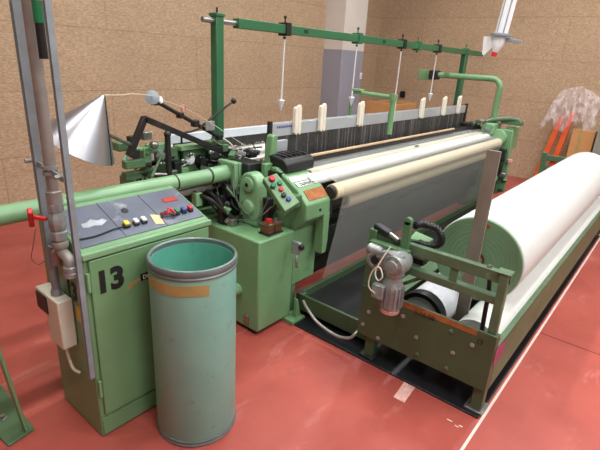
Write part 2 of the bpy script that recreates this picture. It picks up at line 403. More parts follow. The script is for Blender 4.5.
# ------------------------------------------------------------------ pipes and posts left of the cabinet
def upost(y, x, z0, label_text, lip=.014):
    mb = MB()
    h = lip; q = [(-h,-h),(-h,h),(h,h),(h,-h),(h*.4,-h),(h*.4,-h*.4),(-h*.4,-h*.4),(-h*.4,-h)]
    mb.prism([(x+b,y+a,z0) for b,a in q],(0,0,H-z0)); mb.v = [V((x+(p.y-y)*1.0, y+(p.x-x), p.z)) for p in mb.v]
    o = obj('slotted_post', mb, galv, loc=(x,y,z0)); return o
o = upost(1.966,.735,.83,'',.0145); tag(o, 'grey steel channel post left of the iron pipe, rising to the ceiling', 'post')
o = upost(1.728,.744,.375,'',.0105); tag(o, 'grey steel channel post in front of the cabinet corner, right of the iron pipe', 'post')
px, py = .735, 1.850
pp_ = thing('air_pipe', 'old iron supply pipe with red valve beside the control cabinet', 'pipe', (px,py,.86))
obj('riser', MB().cyl((px,py,1.17),(px,py,H),.0225,20), pipe_m, pp_)
obj('coupling', MB().lathe((px,py,1.155),(0,0,1),[(.03,0),(.03,.05),(.026,.055),(.026,.06)],20), pipe_m, pp_)
vb = obj('valve_body', MB().lathe((px,py,1.00),(0,0,1),[(.024,0),(.033,.004),(.033,.035),(.027,.04),(.036,.06),(.036,.10),(.027,.12),(.032,.124),(.032,.155),(.024,.16)],8), chrome, pp_)
obj('valve_handle', MB().bar((px-.03,py+.02,1.09),(px-.075,py+.065,1.10),.02,.016).bar((px-.085,py+.03,1.135),(px-.065,py+.09,1.055),.020,.03), red, vb, bev=.005)
el = smoothpath([(px,py,1.00),(px,py,.965),(px,py-.012,.945),(px,py-.05,.935),(px,py-.066,.915),(px,py-.068,.87)],5)
obj('elbow', MB().tube(el, .023, 14), pipe_m, pp_)
obj('coupling', MB().lathe((px,py,.965),(0,0,1),[(.029,0),(.031,.004),(.031,.026),(.029,.03)],16), pipe_m, pp_)
obj('coupling', MB().lathe((px,py-.068,.855),(0,0,1),[(.026,0),(.029,.003),(.029,.02),(.025,.024),(.029,.028),(.029,.045),(.025,.05)],16), chrome, pp_)
obj('side_elbow', MB().tube(smoothpath([(px,py+.01,.94),(px,py+.05,.925),(px,py+.058,.87)],5), .02, 12), pipe_m, pp_)
br = MB(); br.bar((px-.004,py+.145,1.30),(px-.004,py-.12,1.275),.006,.022)
for z in (1.272,1.295): br.lathe((px,py,z),(0,0,1),[(.0235,0),(.030,0),(.030,.014),(.0235,.014)],20,True)
br.cyl((px-.03,py+.16,1.30),(px+.01,py+.16,1.30),.009,8); br.cyl((px-.03,py-.10,1.285),(px+.01,py-.10,1.285),.009,8)
obj('clamp_band', br, chrome, pp_)
cp = MB(); cy = 1.783
cp.cyl((px,cy,1.73),(px,cy,1.83),.012,10)
o = obj('pipe_coupling_cord', MB().tube([(px,cy,1.70),(px,cy,1.815)],.015,12), blackp, loc=(px,cy,1.70))
o.name = 'hanging_cable'
tag(o, 'black green and orange cable hanging between the pipe and the front post', 'cable')
obj('green_sleeve', MB().tube([(px,cy,1.815),(px,cy,1.885)],.017,12), greenb, o)
obj('orange_sleeve', MB().tube([(px,cy,1.885),(px,cy,H)],.016,12), orange, o)

mx = thing('meter_box', 'beige electric box with dark display on the cabinet side', 'box', (.735,1.99,.47))
obj('case', MB().prism([(.702,1.885,.458),(.702,2.02,.458),(.702,2.02,.585),(.702,2.11,.585),(.702,2.11,.70),(.702,1.885,.70)],(.066,0,0)), beige, mx, bev=.006)
obj('display', MB().box(.697,.703,1.99,2.10,.60,.685), blackm, mx, bev=.003)
obj('conduit', MB().tube(smoothpath([(.738,1.964,.69),(.738,1.964,.80),(.738,1.966,.90),(.738,1.95,.945)],5),.018,14), galv, mx)
obj('conduit_nut', MB().lathe((.738,1.964,.70),(0,0,1),[(.026,0),(.026,.02),(.021,.03)],8), chrome, mx)
obj('drop_cable', MB().tube(smoothpath([(.74,1.95,.46),(.738,1.94,.40),(.742,1.91,.33),(.76,1.88,.31)]),.007,8), beige, mx)
# thin wire loop on the floor side
o = obj('wire_loop', MB().tube(smoothpath([(.70,1.99,1.02),(.69,2.02,.93),(.69,2.06,.86),(.70,2.02,.84),(.715,1.98,.87)]),.002,6), steel, loc=(.70,2.0,.84))
tag(o, 'thin bent wire loop hanging beside the left steel post', 'wire')

# ------------------------------------------------------------------ waste can
bx_, by_ = 1.158, 1.532
can = thing('fibre_can', 'tall teal round can with a metal rim standing before the cabinet', 'can', (bx_,by_,0))
R = .192; HT = .918
obj('shell', MB().lathe((bx_,by_,0),(0,0,1),[(R-.006,.02),(R,.03),(R,.87),(R-.006,.87),(R-.008,.03)],56,True), teal, can)
obj('lining', MB().lathe((bx_,by_,0),(0,0,1),[(R-.009,.03),(R-.009,.89),(R-.012,.89),(R-.012,.036),(.001,.034),(.001,.03)],56,True), teal_i, can)
rim = [(R-.008,.872),(R+.003,.87),(R+.005,.878),(R+.001,.884),(R+.005,.892),(R+.0065,.904),(R+.002,.914),(R-.004,.917),(R-.010,.911),(R-.010,.89)]
obj('rim', MB().lathe((bx_,by_,0),(0,0,1),rim,56,True), rimm, can)
obj('base_ring', MB().lathe((bx_,by_,0),(0,0,1),[(R-.02,0),(R+.001,0),(R+.005,.008),(R+.001,.018),(R+.004,.028),(R,.036),(R-.02,.036)],56,True), rimm, can)
tp = MB(); a0, a1 = radians(-205), radians(-108); n = 16; vs = []; fs = []
for i in range(n+1):
    a = a0+(a1-a0)*i/n
    for r, z in ((R+.0008,.80),(R+.0008,.85),(R+.0022,.85),(R+.0022,.80)): vs.append((bx_+r*cos(a),by_+r*sin(a),z-.006*sin(i*.9)*.3))
for i in range(n): fs += [(i*4+k,i*4+(k+1)%4,i*4+4+(k+1)%4,i*4+4+k) for k in range(4)]
fs += [(0,1,2,3),(n*4+3,n*4+2,n*4+1,n*4)]
obj('tape_strip', MB().add(vs,fs), tapem, can)

# ------------------------------------------------------------------ the loom
loom = thing('weaving_loom', 'large mint green weaving loom with heald frames behind the cloth roller', 'loom', (4.2,2.4,0))
def L(name, mb, m, bev=0, parent=None, **k): return obj(name, mb, m, parent or loom, bev=bev, **k)
# gear box at the near end
gb = L('gear_box', MB().box(1.88,2.213,1.824,2.85,.03,.675), mint, .012)
L('box_foot', MB().box(1.90,2.00,1.86,1.93,0,.03), dark, parent=gb)
L('box_foot', MB().box(2.15,2.28,1.74,1.86,0,.028), mint, .003, parent=gb)
L('box_foot', MB().box(1.90,2.00,2.7,2.8,0,.03), dark, parent=gb)
L('foot_bracket', MB().prism([(2.215,1.80,.028),(2.265,1.80,.028),(2.225,1.80,.17),(2.215,1.80,.17)],(0,-.03,0)), mint, .003, parent=gb)
L('side_plug', MB().lathe((1.88,2.015,.285),(-1,0,0),[(.042,0),(.042,.014),(.034,.02),(.03,.035),(.001,.038)],24), mint_l, parent=gb)
L('latch', MB().box(1.868,1.88,1.90,1.94,.06,.13), steel, .003, parent=gb)
# side frames and lower beams
fr = [(2.24,1.86,0),(2.24,3.2,0),(2.24,3.2,.9),(2.24,2.7,1.0),(2.24,2.0,1.0),(2.24,1.86,.8)]
L('side_frame', MB().prism(fr,(.06,0,0)), mint_d, .006)
L('side_frame', MB().prism([(x+3.86,y,z) for x,y,z in fr],(.08,0,0)), mint_d, .006)
L('front_beam', MB().box(2.3,6.1,1.96,2.04,.30,.52), dark, .006)
L('lower_beam', MB().box(2.3,6.1,2.30,2.50,.10,.34), dark, .006)
L('red_shaft', MB().cyl((2.3,1.93,.60),(2.72,1.93,.60),.02,14), redp)
L('takeup_roller', MB().cyl((2.80,1.862,.765),(6.02,1.862,.765),.072,24), sand)
L('roller_neck', MB().cyl((2.56,1.862,.765),(2.80,1.862,.765),.05,20), dark)
L('roller_neck', MB().cyl((6.02,1.862,.765),(6.1,1.862,.765),.05,20), dark)
L('underside_shade', MB().box(2.3,6.1,2.045,2.07,.10,.96), dark, .003)  # added dark sheet, stands in for the shaded underside seen through the gauze
L('warp_beam', MB().lathe((2.32,3.05,.52),(1,0,0),[(.05,-.05),(.40,-.05),(.40,0),(.26,0),(.26,3.74),(.40,3.74),(.40,3.79),(.05,3.79)],40), greycl)
# cross tube, running left past the cabinet
tb = L('cross_tube', MB().cyl((-1.6,2.3,1.0),(2.03,2.3,1.0),.047,28), mint_l)
for x in (1.62,1.88): L('tube_collar', MB().lathe((x,2.3,1.0),(1,0,0),[(.047,-.006),(.049,-.004),(.049,.004),(.047,.006)],28), dark, parent=tb)
L('tube_collar', MB().lathe((1.885,2.3,1.0),(1,0,0),[(.047,0),(.053,.004),(.054,.14),(.047,.15)],28), mint_l, parent=tb)
L('tube_flange', MB().box(2.03,2.065,2.215,2.385,.895,1.08), mint_l, .006, parent=tb)
L('tube_flange', MB().box(2.075,2.10,2.22,2.38,.90,1.075), mint_l, .006, parent=tb)
for y in (2.235,2.365):
    for z in (.915,1.06): L('flange_bolt', MB().lathe((2.03,y,z),(-1,0,0),[(.010,0),(.010,.010),(.001,.012)],6), steel, parent=tb)
L('bearing_block', MB().box(2.10,2.24,2.16,2.40,.86,1.075), dark, .01)
L('link_plate', MB().prism([(2.19,2.13,.98),(2.30,2.13,.98),(2.30,2.13,1.075),(2.19,2.13,1.075)],(0,-.04,0)), mint, .006)
# round headed casting on the gear box
cx = 2.05; pts = []
for i in range(17):
    a = pi*i/16; pts.append((cx,2.105+.085*cos(a),.95+.085*sin(a)))
pts += [(cx,2.005,.80),(cx,2.02,.676),(cx,2.185,.676),(cx,2.20,.80)]
cs = L('lever_casting', MB().prism(pts,(.09,0,0)), mint_l, .012)
L('casting_hub', MB().lathe((cx,2.105,.955),(-1,0,0),[(.05,0),(.05,.012),(.042,.016),(.001,.016)],24), mint_l, parent=cs)
L('hub_hole', MB().lathe((cx-.016,2.105,.955),(-1,0,0),[(.014,0),(.014,.002),(.001,.002)],16), ink, parent=cs)
L('casting_rib', MB().lathe((cx,2.10,.80),(-1,0,0),[(.055,0),(.045,.02),(.03,.026),(.001,.027)],20), mint_l, parent=cs)
# hoses and small gear between tube and box
L('dark_shaft', MB().cyl((1.50,2.36,.90),(2.1,2.36,.92),.030,16), pipe_m)
for pts, r, m in (([(1.78,2.33,.90),(1.84,2.24,.86),(1.92,2.2,.78),(2.0,2.14,.70)],.014,blackm),
                  ([(1.86,2.40,.93),(1.92,2.30,.86),(1.98,2.25,.74),(2.04,2.2,.69)],.012,blackp),
                  ([(1.95,2.20,.69),(2.0,2.12,.72),(2.03,2.02,.73),(2.05,1.97,.78),(2.10,1.93,.84)],.004,steel),
                  ([(2.02,2.22,.96),(1.99,2.16,.86),(2.0,2.06,.78),(2.03,1.99,.76),(2.09,1.95,.90)],.0028,steel),
                  ([(2.14,2.02,.70),(2.12,1.96,.76),(2.13,1.92,.84),(2.16,1.9,.90)],.012,blackp)):
    L('hose', MB().tube(smoothpath(pts),r,8), m)
for (x,y,z,sx,sy,sz,m) in ((1.79,2.31,.86,.05,.05,.09,mint_l),(1.95,2.24,.72,.06,.05,.09,dark),(2.0,2.28,.80,.10,.04,.12,dark),
                           (1.96,2.16,.70,.05,.05,.05,steel),(2.12,2.0,.78,.05,.08,.2,dark),(2.15,2.14,.80,.10,.12,.22,dark)):
    L('bracket', MB().box(x-sx/2,x+sx/2,y-sy/2,y+sy/2,z-sz/2,z+sz/2), m, .004)
for k in range(5):
    L('nut', MB().lathe((1.93+.03*k,2.19-.012*k,.70+.012*(k%2)),(.3,-.5,1),[(.014,0),(.014,.02),(.008,.022),(.008,.035)],8), (steel,dark)[k%2])
rnd = random.Random(5)
for k in range(9):
    x = 1.92+.03*k; y = 2.36-.03*k
    L('hose', MB().tube(smoothpath([(x,y+.04,.92),(x-.03,y-.03,.84-.01*k),(x+.03,y-.06,.74),(x+.07,y-.02,.70)]),(.006,.009,.005)[k%3],8), (blackp,dark,steel)[k%3])
def clutter(n, bx, mats, smin, smax):
    for i in range(n):
        x, y, z = (rnd.uniform(*b) for b in bx); m = rnd.choice(mats); k = rnd.random()
        if k < .45:
            a, b, c = (rnd.uniform(smin, smax) for _ in range(3)); d = V((rnd.uniform(-1,1),rnd.uniform(-1,1),rnd.uniform(-.5,.8))).normalized()
            L('linkage_block', MB().bar(V((x,y,z)),V((x,y,z))+d*a*1.6,b,c), m, .003)
        elif k < .75:
            d = V((rnd.uniform(-1,1),rnd.uniform(-.6,.6),rnd.uniform(-.8,.6))).normalized()*rnd.uniform(.06,.16)
            L('link_rod', MB().tube([V((x,y,z)),V((x,y,z))+d],rnd.uniform(.004,.009),8), m)
        else:
            q = rnd.uniform(smin,smax)*.5
            L('shaft_nut', MB().lathe((x,y,z),(rnd.uniform(-.4,.4),-1,rnd.uniform(-.3,.6)),[(q,0),(q,q*.7),(q*.5,q*.8),(q*.5,q*1.8)],rnd.choice((6,14))), m)
clutter(34, ((1.95,2.17),(2.14,2.42),(.70,.95)), [dark,dark,blackm,mint_d,steel,mint], .02, .055)
clutter(40, ((1.45,2.30),(2.42,2.60),(.97,1.17)), [dark,blackm,mint_d,mint_d,steel,mint,chrome], .018, .05)
clutter(14, ((2.12,2.34),(2.16,2.4),(1.06,1.14)), [dark,blackm,mint_d,steel,chrome], .015, .04)
clutter(16, ((6.0,6.14),(1.62,1.80),(.30,.92)), [dark,blackm,steel,mint_d,mint], .02, .07)
clutter(12, ((5.9,6.25),(1.85,2.2),(1.02,1.14)), [dark,blackm,steel,mint_d], .02, .06)
# twin oiler cups
# housing with sloped hood
hp = [(2.03,1.055),(1.84,.945),(1.75,.855),(1.75,.75),(1.85,.66),(1.85,.24),(2.0,.24),(2.06,.6),(2.08,1.055)]
hs = L('end_housing', MB().prism([(2.235,y,z) for y,z in hp],(.26,0,0)), mint, .010)
L('housing_rib', MB().prism([(2.43,1.749,.76),(2.495,1.749,.76),(2.495,1.749,.55),(2.48,1.749,.46),(2.43,1.749,.46)],(0,.07,0)), mint, .004, parent=hs)
L('housing_bolt', MB().lathe((2.38,1.75,.80),(0,-1,0),[(.010,0),(.010,.006),(.001,.007)],12), dark, parent=hs)
h0 = V((2.17,1.84,.945)); hd = V((0,-.09,-.09)).normalized(); hn = V((0,-hd.z*-1,0)); hn = V((1,0,0)).cross(hd)
if hn.z < 0: hn = -hn
def hq(x, t): return V((x,1.84,.945))+hd*t+hn*.001
h2 = V((0,-.19,-.11)).normalized(); h2n = V((0,-.11,.19)).normalized()
def hr(x, t): return V((x,2.03,1.055))+h2*t+h2n*.001
pl = L('name_plate', MB().hexa([hr(2.26,.165),hr(2.48,.165),hr(2.48,.205),hr(2.26,.205)], h2n*.003), steel, parent=hs)
text('plate_lettering', 'DORNIER', .034, hr(2.29,.199)+h2n*.0035, (1,0,0), -h2, ink, pl, depth=.0006)
L('rusty_plate', MB().hexa([hq(2.28,.02),hq(2.48,.02),hq(2.48,.10),hq(2.28,.10)], hn*.003), rust, parent=hs)
L('steel_plate', MB().hexa([hr(2.25,.11),hr(2.485,.11),hr(2.485,.155),hr(2.25,.155)], h2n*.003), steel, parent=hs)
# pendant with push buttons
q = [V((2.0,1.925,1.044)),V((2.085,1.89,1.072)),V((2.085,1.69,.928)),V((2.0,1.733,.872))]
pdn = (q[1]-q[0]).cross(q[3]-q[0]).normalized()
if pdn.z < 0: pdn = -pdn
pb = L('button_box', MB().hexa(q, -pdn*.065), mint, .006)
L('box_arm', MB().box(2.06,2.24,1.80,1.86,.84,.92), mint_d, .004, parent=pb)
def qq(s, t): return q[0]+(q[1]-q[0])*s+(q[3]-q[0])*t
for s, t, m, r in ((.45,.12,red,.017),(.25,.30,greenb,.014),(.72,.30,greenb,.014),(.55,.46,red,.013),(.5,.62,blackp,.014),(.62,.76,blue,.014)):
    b = L('push_button', MB().lathe(qq(s,t), pdn, [(r+.006,0),(r+.004,.006),(r-.002,.008)],16), blackp, parent=pb)
# caps are sub-parts of the button box level
    L('button_cap', MB().lathe(qq(s,t)+pdn*.007, pdn, [(r+.002,0),(r+.002,.016),(r-.002,.020),(.001,.021)],16), m, parent=pb)
# latch unit below
lt = L('steel_latch', MB().box(2.14,2.17,1.72,1.79,.54,.63), chrome, .008)
L('latch_knob', MB().lathe((2.155,1.72,.60),(-.3,-1,.2),[(.018,0),(.02,.02),(.012,.03),(.001,.031)],14), blackm, parent=lt)
L('latch_hose', MB().tube(smoothpath([(2.15,1.74,.55),(2.13,1.73,.50),(2.15,1.74,.45)]),.009,8), steel, parent=lt)
# black motor cover
mc = L('motor_cover', MB().prism([(2.26,1.96,1.02),(2.26,1.96,1.08),(2.26,1.99,1.115),(2.26,2.13,1.13),(2.26,2.17,1.10),(2.26,2.17,1.02)],(.30,0,0)), blackp, .012)
for k in range(5): L('cover_rib', MB().box(2.30+.05*k,2.32+.05*k,2.01,2.11,1.112,1.132), blackm, .003, parent=mc)
L('motor_foot', MB().box(2.22,2.5,1.98,2.12,.99,1.03), dark)
# front cloth roller and fixed bars
L('front_roller', MB().cyl((2.53,1.772,.89),(6.06,1.772,.89),.056,28), sand)
for x0, x1 in ((2.495,2.53),(6.06,6.12)):
    L('roller_journal', MB().lathe((x0,1.772,.89),(1,0,0),[(.02,0),(.046,.004),(.046,(x1-x0)-.004),(.02,x1-x0)],20), blackm)
L('brake_wheel', MB().lathe((2.50,1.86,.74),(1,0,0),[(.02,0),(.085,.004),(.09,.012),(.09,.05),(.085,.058),(.02,.06)],28), dark)
L('hub_disc', MB().lathe((2.56,1.86,.74),(1,0,0),[(.05,0),(.05,.01),(.001,.012)],20), steel)
L('expander_bar', MB().cyl((2.42,1.905,.955),(6.08,1.905,.955),.036,20), white)
L('breast_plate', MB().box(2.40,6.10,1.945,2.09,.965,.985), white, .004)
L('temple_strip', MB().box(2.55,6.05,1.975,2.01,.985,1.0), cork, .003)
L('reed_beam', MB().box(2.40,6.05,2.10,2.17,.965,1.062), blackm, .006)
L('reed_cap', MB().cyl((2.62,2.085,1.078),(5.35,2.085,1.078),.011,12), brownb)
L('small_clip', MB().box(4.18,4.24,1.97,1.99,1.0,1.012), brown, .002)
# heald frames, three in a row, each with rail and wires
for i in range(3):
    y = 2.215+.05*i; dz = (0,-.02,-.012)[i]
    hf = L('heald_rail', MB().box(2.36 if i == 0 else 2.45,5.98,y-.008,y+.008,1.222+dz,1.312+dz), alu, .002)
    mb = MB(); ml = MB(); x = 2.42
    while x < 5.95:
        w = random.uniform(.004,.009); zt = 1.222+dz; zb = 1.045+random.uniform(-.012,.012)
        (ml if random.random() < .16 else mb).box(x,x+w,y-.003,y+.003,zb,zt+random.choice((0,.004,.008)))
        x += w+random.uniform(.0005,.003)
    o = L('heddle_wires', mb, wirem, parent=hf, smooth=False); o['kind'] = 'stuff'
    o = L('heddle_wires', ml, wirel, parent=hf, smooth=False); o['kind'] = 'stuff'
    if i == 0: L('frame_shoe', MB().box(2.34,2.37,y-.012,y+.012,1.02+dz,1.33+dz), blackm, parent=hf)
    L('frame_shoe', MB().box(5.94,6.0,y-.012,y+.012,1.02+dz,1.33+dz), blackm, parent=hf)
    if i == 0:
        for k in range(9): L('blue_mark', MB().box(2.42+.018*k,2.432+.018*k,y-.0088,y-.008,1.278,1.294), blue, parent=hf)
L('rail_bracket', MB().prism([(2.25,2.17,1.02),(2.34,2.17,1.02),(2.325,2.17,1.25),(2.30,2.17,1.26),(2.275,2.17,1.25)],(0,-.06,0)), mint, .008)
L('rail_clamp', MB().box(2.37,2.50,2.17,2.20,1.12,1.20), alu, .004)
# cream guide blocks straddling the rails
for x in (2.62,2.92,3.47,4.02,4.66,5.22,5.66):
    mb = MB()
    for dx, h in ((-.024,.0),(.012,.012)):
        mb.prism([(x+dx-.016,2.175,1.235),(x+dx+.012,2.175,1.22),(x+dx+.018,2.175,1.26),(x+dx+.018,2.175,1.40+h),(x+dx+.006,2.175,1.425+h),(x+dx-.014,2.175,1.415+h),(x+dx-.018,2.175,1.39+h)],(0,.028,0))
    L('frame_guide', mb, cream, .003)
# warp stop rails behind
ds = L('dropper_rail', MB().box(1.98,6.1,2.86,2.90,1.11,1.175), pale, .003)
mb = MB(); x = 2.02
while x < 6.05:
    w = random.uniform(.006,.013); mb.box(x,x+w,2.865,2.875,1.035+random.uniform(-.008,.008),1.11); x += w+random.uniform(.003,.008)
o = L('dropper_wires', mb, wirem, parent=ds, smooth=False); o['kind'] = 'stuff'
L('back_roller', MB().cyl((2.0,3.15,.98),(6.1,3.15,.98),.06,20), pale)
L('warp_sheet', MB().hexa([(2.02,2.56,.985),(6.05,2.56,.985),(6.05,3.15,1.04),(2.02,3.15,1.04)],(0,0,-.006)), whitecl)
L('rear_frame', MB().box(1.70,2.24,2.62,3.1,.05,.88), mint_d, .01)
# machinery left of the healds
L('gear_plate', MB().box(1.83,2.12,2.49,2.52,.86,1.14), mint_d, .006)
L('gear_plate', MB().box(1.66,1.83,2.53,2.56,.90,1.12), mint_d, .006)
L('dark_mass', MB().box(1.70,2.12,2.57,2.64,.80,1.13), dark, .01)  # added dark mass behind the linkages, makes the gaps read as shade
L('dial', MB().lathe((1.873,2.487,1.08),(0,-1,0),[(.034,0),(.034,.014),(.028,.016),(.001,.016)],20), white)
L('dial_knob', MB().lathe((1.955,2.487,1.06),(0,-1,0),[(.04,0),(.04,.03),(.025,.05),(.001,.052)],14), blackp)
for k, (x,y,z,sx,sy,sz,m) in enumerate((
    (1.45,2.46,1.11,.13,.05,.05,mint_d),(1.50,2.50,1.03,.20,.05,.05,mint_d),(1.56,2.52,1.12,.05,.08,.14,mint),(1.62,2.5,1.18,.10,.06,.05,mint_l),
    (1.44,2.56,1.20,.09,.08,.05,mint_d),(1.52,2.58,1.22,.05,.05,.06,dark),(1.60,2.56,1.25,.06,.06,.05,steel),(1.73,2.50,1.13,.09,.05,.08,mint_d),
    (1.76,2.48,1.03,.05,.06,.10,dark),(1.80,2.46,.98,.05,.05,.12,mint),(1.70,2.44,1.02,.06,.04,.04,steel),(2.05,2.44,1.10,.12,.05,.05,dark),
    (2.14,2.44,1.05,.10,.05,.06,dark),(2.02,2.46,1.0,.06,.05,.08,dark),(2.20,2.40,1.11,.09,.06,.05,steel),(2.12,2.42,1.14,.05,.04,.05,mint_d),
    (1.92,2.46,.97,.16,.04,.05,dark),(1.90,2.50,1.16,.22,.08,.03,mint_l),(2.1,2.5,1.17,.14,.06,.03,mint_d),(2.27,2.32,1.10,.07,.08,.05,dark),
    (1.68,2.56,1.18,.12,.05,.03,mint),(1.47,2.48,1.165,.05,.05,.05,blackm))):
    L('linkage_block', MB().box(x-sx/2,x+sx/2,y-sy/2,y+sy/2,z-sz/2,z+sz/2), m, .005)
for pts, r, m in (([(1.92,2.44,1.02),(2.0,2.40,1.0),(2.1,2.38,1.04),(2.16,2.38,1.02)],.026,dark),
                  ([(1.55,2.42,1.04),(1.66,2.40,1.02),(1.72,2.42,.96)],.010,steel),
                  ([(1.98,2.47,1.07),(2.05,2.42,1.05),(2.12,2.44,1.0)],.012,blackp),
                  ([(2.02,2.44,1.21),(2.14,2.42,1.14),(2.26,2.36,1.13),(2.33,2.26,1.15)],.006,steel),
                  ([(2.1,2.5,1.23),(2.18,2.44,1.17),(2.25,2.40,1.08)],.005,beige),
                  ([(1.40,2.48,1.13),(1.47,2.50,1.19),(1.58,2.5,1.16)],.012,mint_l)):
    L('link_rod', MB().tube(smoothpath(pts),r,8), m)
for k in range(9):
    L('adjusting_screw', MB().lathe((1.62+.075*k,2.44-.006*(k%3),1.09+.03*(k%2)),(0,-1,.3),[(.012,0),(.012,.018),(.006,.02),(.006,.04)],8), (steel,blackm,chrome)[k%3])
L('black_angle_bar', MB().bar((1.516,2.43,1.374),(2.267,2.43,1.045),.034,.034), blackm, .003)
L('black_angle_bar', MB().bar((1.404,2.43,1.165),(1.522,2.43,1.38),.034,.034), blackm, .003)
L('side_post', MB().cyl((1.65,2.40,.95),(1.65,2.40,1.26),.018,12).ball((1.65,2.40,1.275),.022,8), blackm)
L('bell_housing', MB().lathe((1.57,2.46,1.21),(.2,-1,.1),[(.015,0),(.025,.02),(.025,.04),(.01,.055),(.001,.056)],18), steel)
wh = MB(); wc = V((1.69,2.6,.93)); wh.lathe(wc,(0,1,0),[(.118,-.014),(.145,-.014),(.145,.014),(.118,.014)],36,True)
hw = L('hand_wheel', wh, blackm)
for k in range(5):
    a = 2*pi*k/5+.3; L('wheel_spoke', MB().bar(wc,wc+V((cos(a)*.125,0,sin(a)*.125)),.016,.012,up=(0,1,0)), dark, parent=hw)
L('wheel_hub', MB().lathe(wc,(0,1,0),[(.028,-.02),(.028,.02)],16), steel, parent=hw)
# feeler rod with handle
rd = L('feeler_rod', MB().cyl((1.58,2.45,1.485),(2.12,2.45,1.20),.013,10), blackm)
L('rod_handle', MB().tube([(1.93,2.44,1.29),(2.05,2.44,1.36),(2.216,2.44,1.447)],.008,8), blackm, parent=rd)
L('handle_ball', MB().ball((2.222,2.44,1.45),.020,10), blackp, parent=rd)
L('rod_crank', MB().tube(smoothpath([(1.96,2.44,1.29),(1.86,2.44,1.27),(1.79,2.44,1.26),(1.78,2.44,1.20)]),.007,8), blackm, parent=rd)
for x, z, s_ in ((1.61,1.465,.022),(1.785,1.375,.018),(1.90,1.318,.022),(2.10,1.212,.02)):
    L('rod_clamp', MB().box(x-s_,x+s_,2.43,2.475,z-s_,z+s_), blackm, .006, parent=rd)
L('tension_disc', MB().lathe((1.585,2.44,1.49),(-.5,-.7,.25),[(.001,-.004),(.040,-.006),(.042,-.003),(.02,.001),(.001,.002)],24), galv, parent=rd)
L('tension_disc', MB().lathe((1.64,2.44,1.475),(.3,-.7,.25),[(.001,-.004),(.022,-.006),(.023,-.002),(.02,.004),(.001,.005)],24), white, parent=rd)
L('yarn_eye', MB().lathe((1.80,2.43,1.42),(0,-1,0),[(.012,-.006),(.022,-.006),(.022,.006),(.012,.006)],14,True), pink, parent=rd)
L('rod_plate', MB().box(1.955,2.03,2.41,2.42,1.27,1.33), chrome, .003, parent=rd)
# overhead beam
cb = L('overhead_beam', MB().box(2.385,7.26,2.568,2.632,1.925,1.99), forest, .004)
L('beam_tip', MB().box(7.26,7.30,2.575,2.625,1.93,2.0), white, parent=cb)
L('frame_post', MB().box(2.183,2.248,2.568,2.632,.88,2.0), forest, .004, parent=cb)
L('post_cap', MB().box(2.176,2.255,2.56,2.64,1.985,2.005), forest, .003, parent=cb)
L('post_bolt', MB().cyl((2.215,2.6,2.0),(2.215,2.6,2.04),.007,8), blackm, parent=cb)
L('frame_post', MB().box(6.58,6.68,2.568,2.632,.95,1.926), forest, .004, parent=cb)
L('support_tube', MB().cyl((2.09,2.6,1.957),(2.40,2.6,1.957),.018,16), steel, parent=cb)
for k, x in enumerate((2.90,3.93,4.81,5.18,5.72,6.63)):
    L('beam_clamp', MB().box(x-.028,x+.028,2.556,2.644,1.91,2.005).cyl((x,2.6,2.005),(x,2.6,2.04),.006,8).ball((x,2.6,2.045),.013,6).ball((x,2.6,1.895),.012,6), forest if k % 2 else blackm, parent=cb)
    if k in (0,1,2,4):
        L('hanging_rod', MB().cyl((x,2.6,1.90),(x-.01,2.6,1.40),.007,8), white, parent=cb)
        L('rod_cup', MB().lathe((x-.01,2.6,1.365),(0,0,1),[(.004,-.03),(.008,-.01),(.012,0),(.030,.055),(.026,.06),(.001,.06)],12), white, parent=cb)
for x in (3.1,4.35): L('beam_mark', MB().box(x,x+.05,2.5665,2.568,1.945,1.97), dark, parent=cb)
# right-hand end of the loom
L('end_panel', MB().prism([(6.14,1.60,.28),(6.14,1.95,.10),(6.14,2.05,1.0),(6.14,1.75,1.06),(6.14,1.64,1.05)],(.05,0,0)), mint, .008)
L('end_bearing', MB().lathe((6.06,1.80,.95),(1,0,0),[(.04,0),(.10,.01),(.11,.05),(.09,.14),(.05,.20)],28), mint_l)
L('end_block', MB().box(6.02,6.3,1.84,2.0,.98,1.12), mint_l, .015)
L('end_block', MB().box(6.22,6.5,1.66,1.76,.80,1.08), mint, .01)
for (x,y,z,sx,sy,sz,m) in ((6.05,2.12,1.06,.3,.10,.10,dark),(5.95,2.2,1.08,.14,.16,.05,dark),(6.25,1.70,1.14,.12,.25,.05,mint_d),(6.07,1.70,.75,.06,.10,.16,dark),(6.07,1.72,.58,.06,.12,.14,blackm),(6.08,1.64,.50,.05,.08,.06,steel),(6.07,1.76,.35,.06,.12,.22,dark),(6.02,2.0,1.14,.14,.10,.03,steel),(6.12,1.60,.68,.04,.06,.05,pink)):
    L('end_fitting', MB().box(x-sx/2,x+sx/2,y-sy/2,y+sy/2,z-sz/2,z+sz/2), m, .008)
L('end_pipe', MB().tube(smoothpath([(6.1,1.98,1.13),(6.15,1.85,1.17),(6.2,1.68,1.19),(6.22,1.60,1.16)]),.028,12), rail_g)
ar = [(6.2,1.92,1.06),(6.2,1.92,1.52)]+arc((6.2,2.03,1.53),pi,pi/2,.115,(0,1,0),(0,0,1),8)+[(6.2,2.90,1.645)]
sa = L('swing_arm', MB().tube(ar,.036,16), mint)
L('arm_collar', MB().lathe((6.2,1.92,1.06),(0,0,1),[(.07,0),(.07,.06),(.05,.07),(.05,.12),(.04,.125)],20), mint_d, parent=sa)
L('arm_plate', MB().box(6.17,6.21,2.78,3.03,1.57,1.70), mint, .006, parent=sa)
L('arm_clamp', MB().box(6.13,6.25,2.74,2.86,1.585,1.70), blackm, .01, parent=sa)
br_ = MB().tube([(3.7,2.02,1.16),(3.7,2.02,1.50)],.024,14)
sb = L('small_bracket', br_, mint)
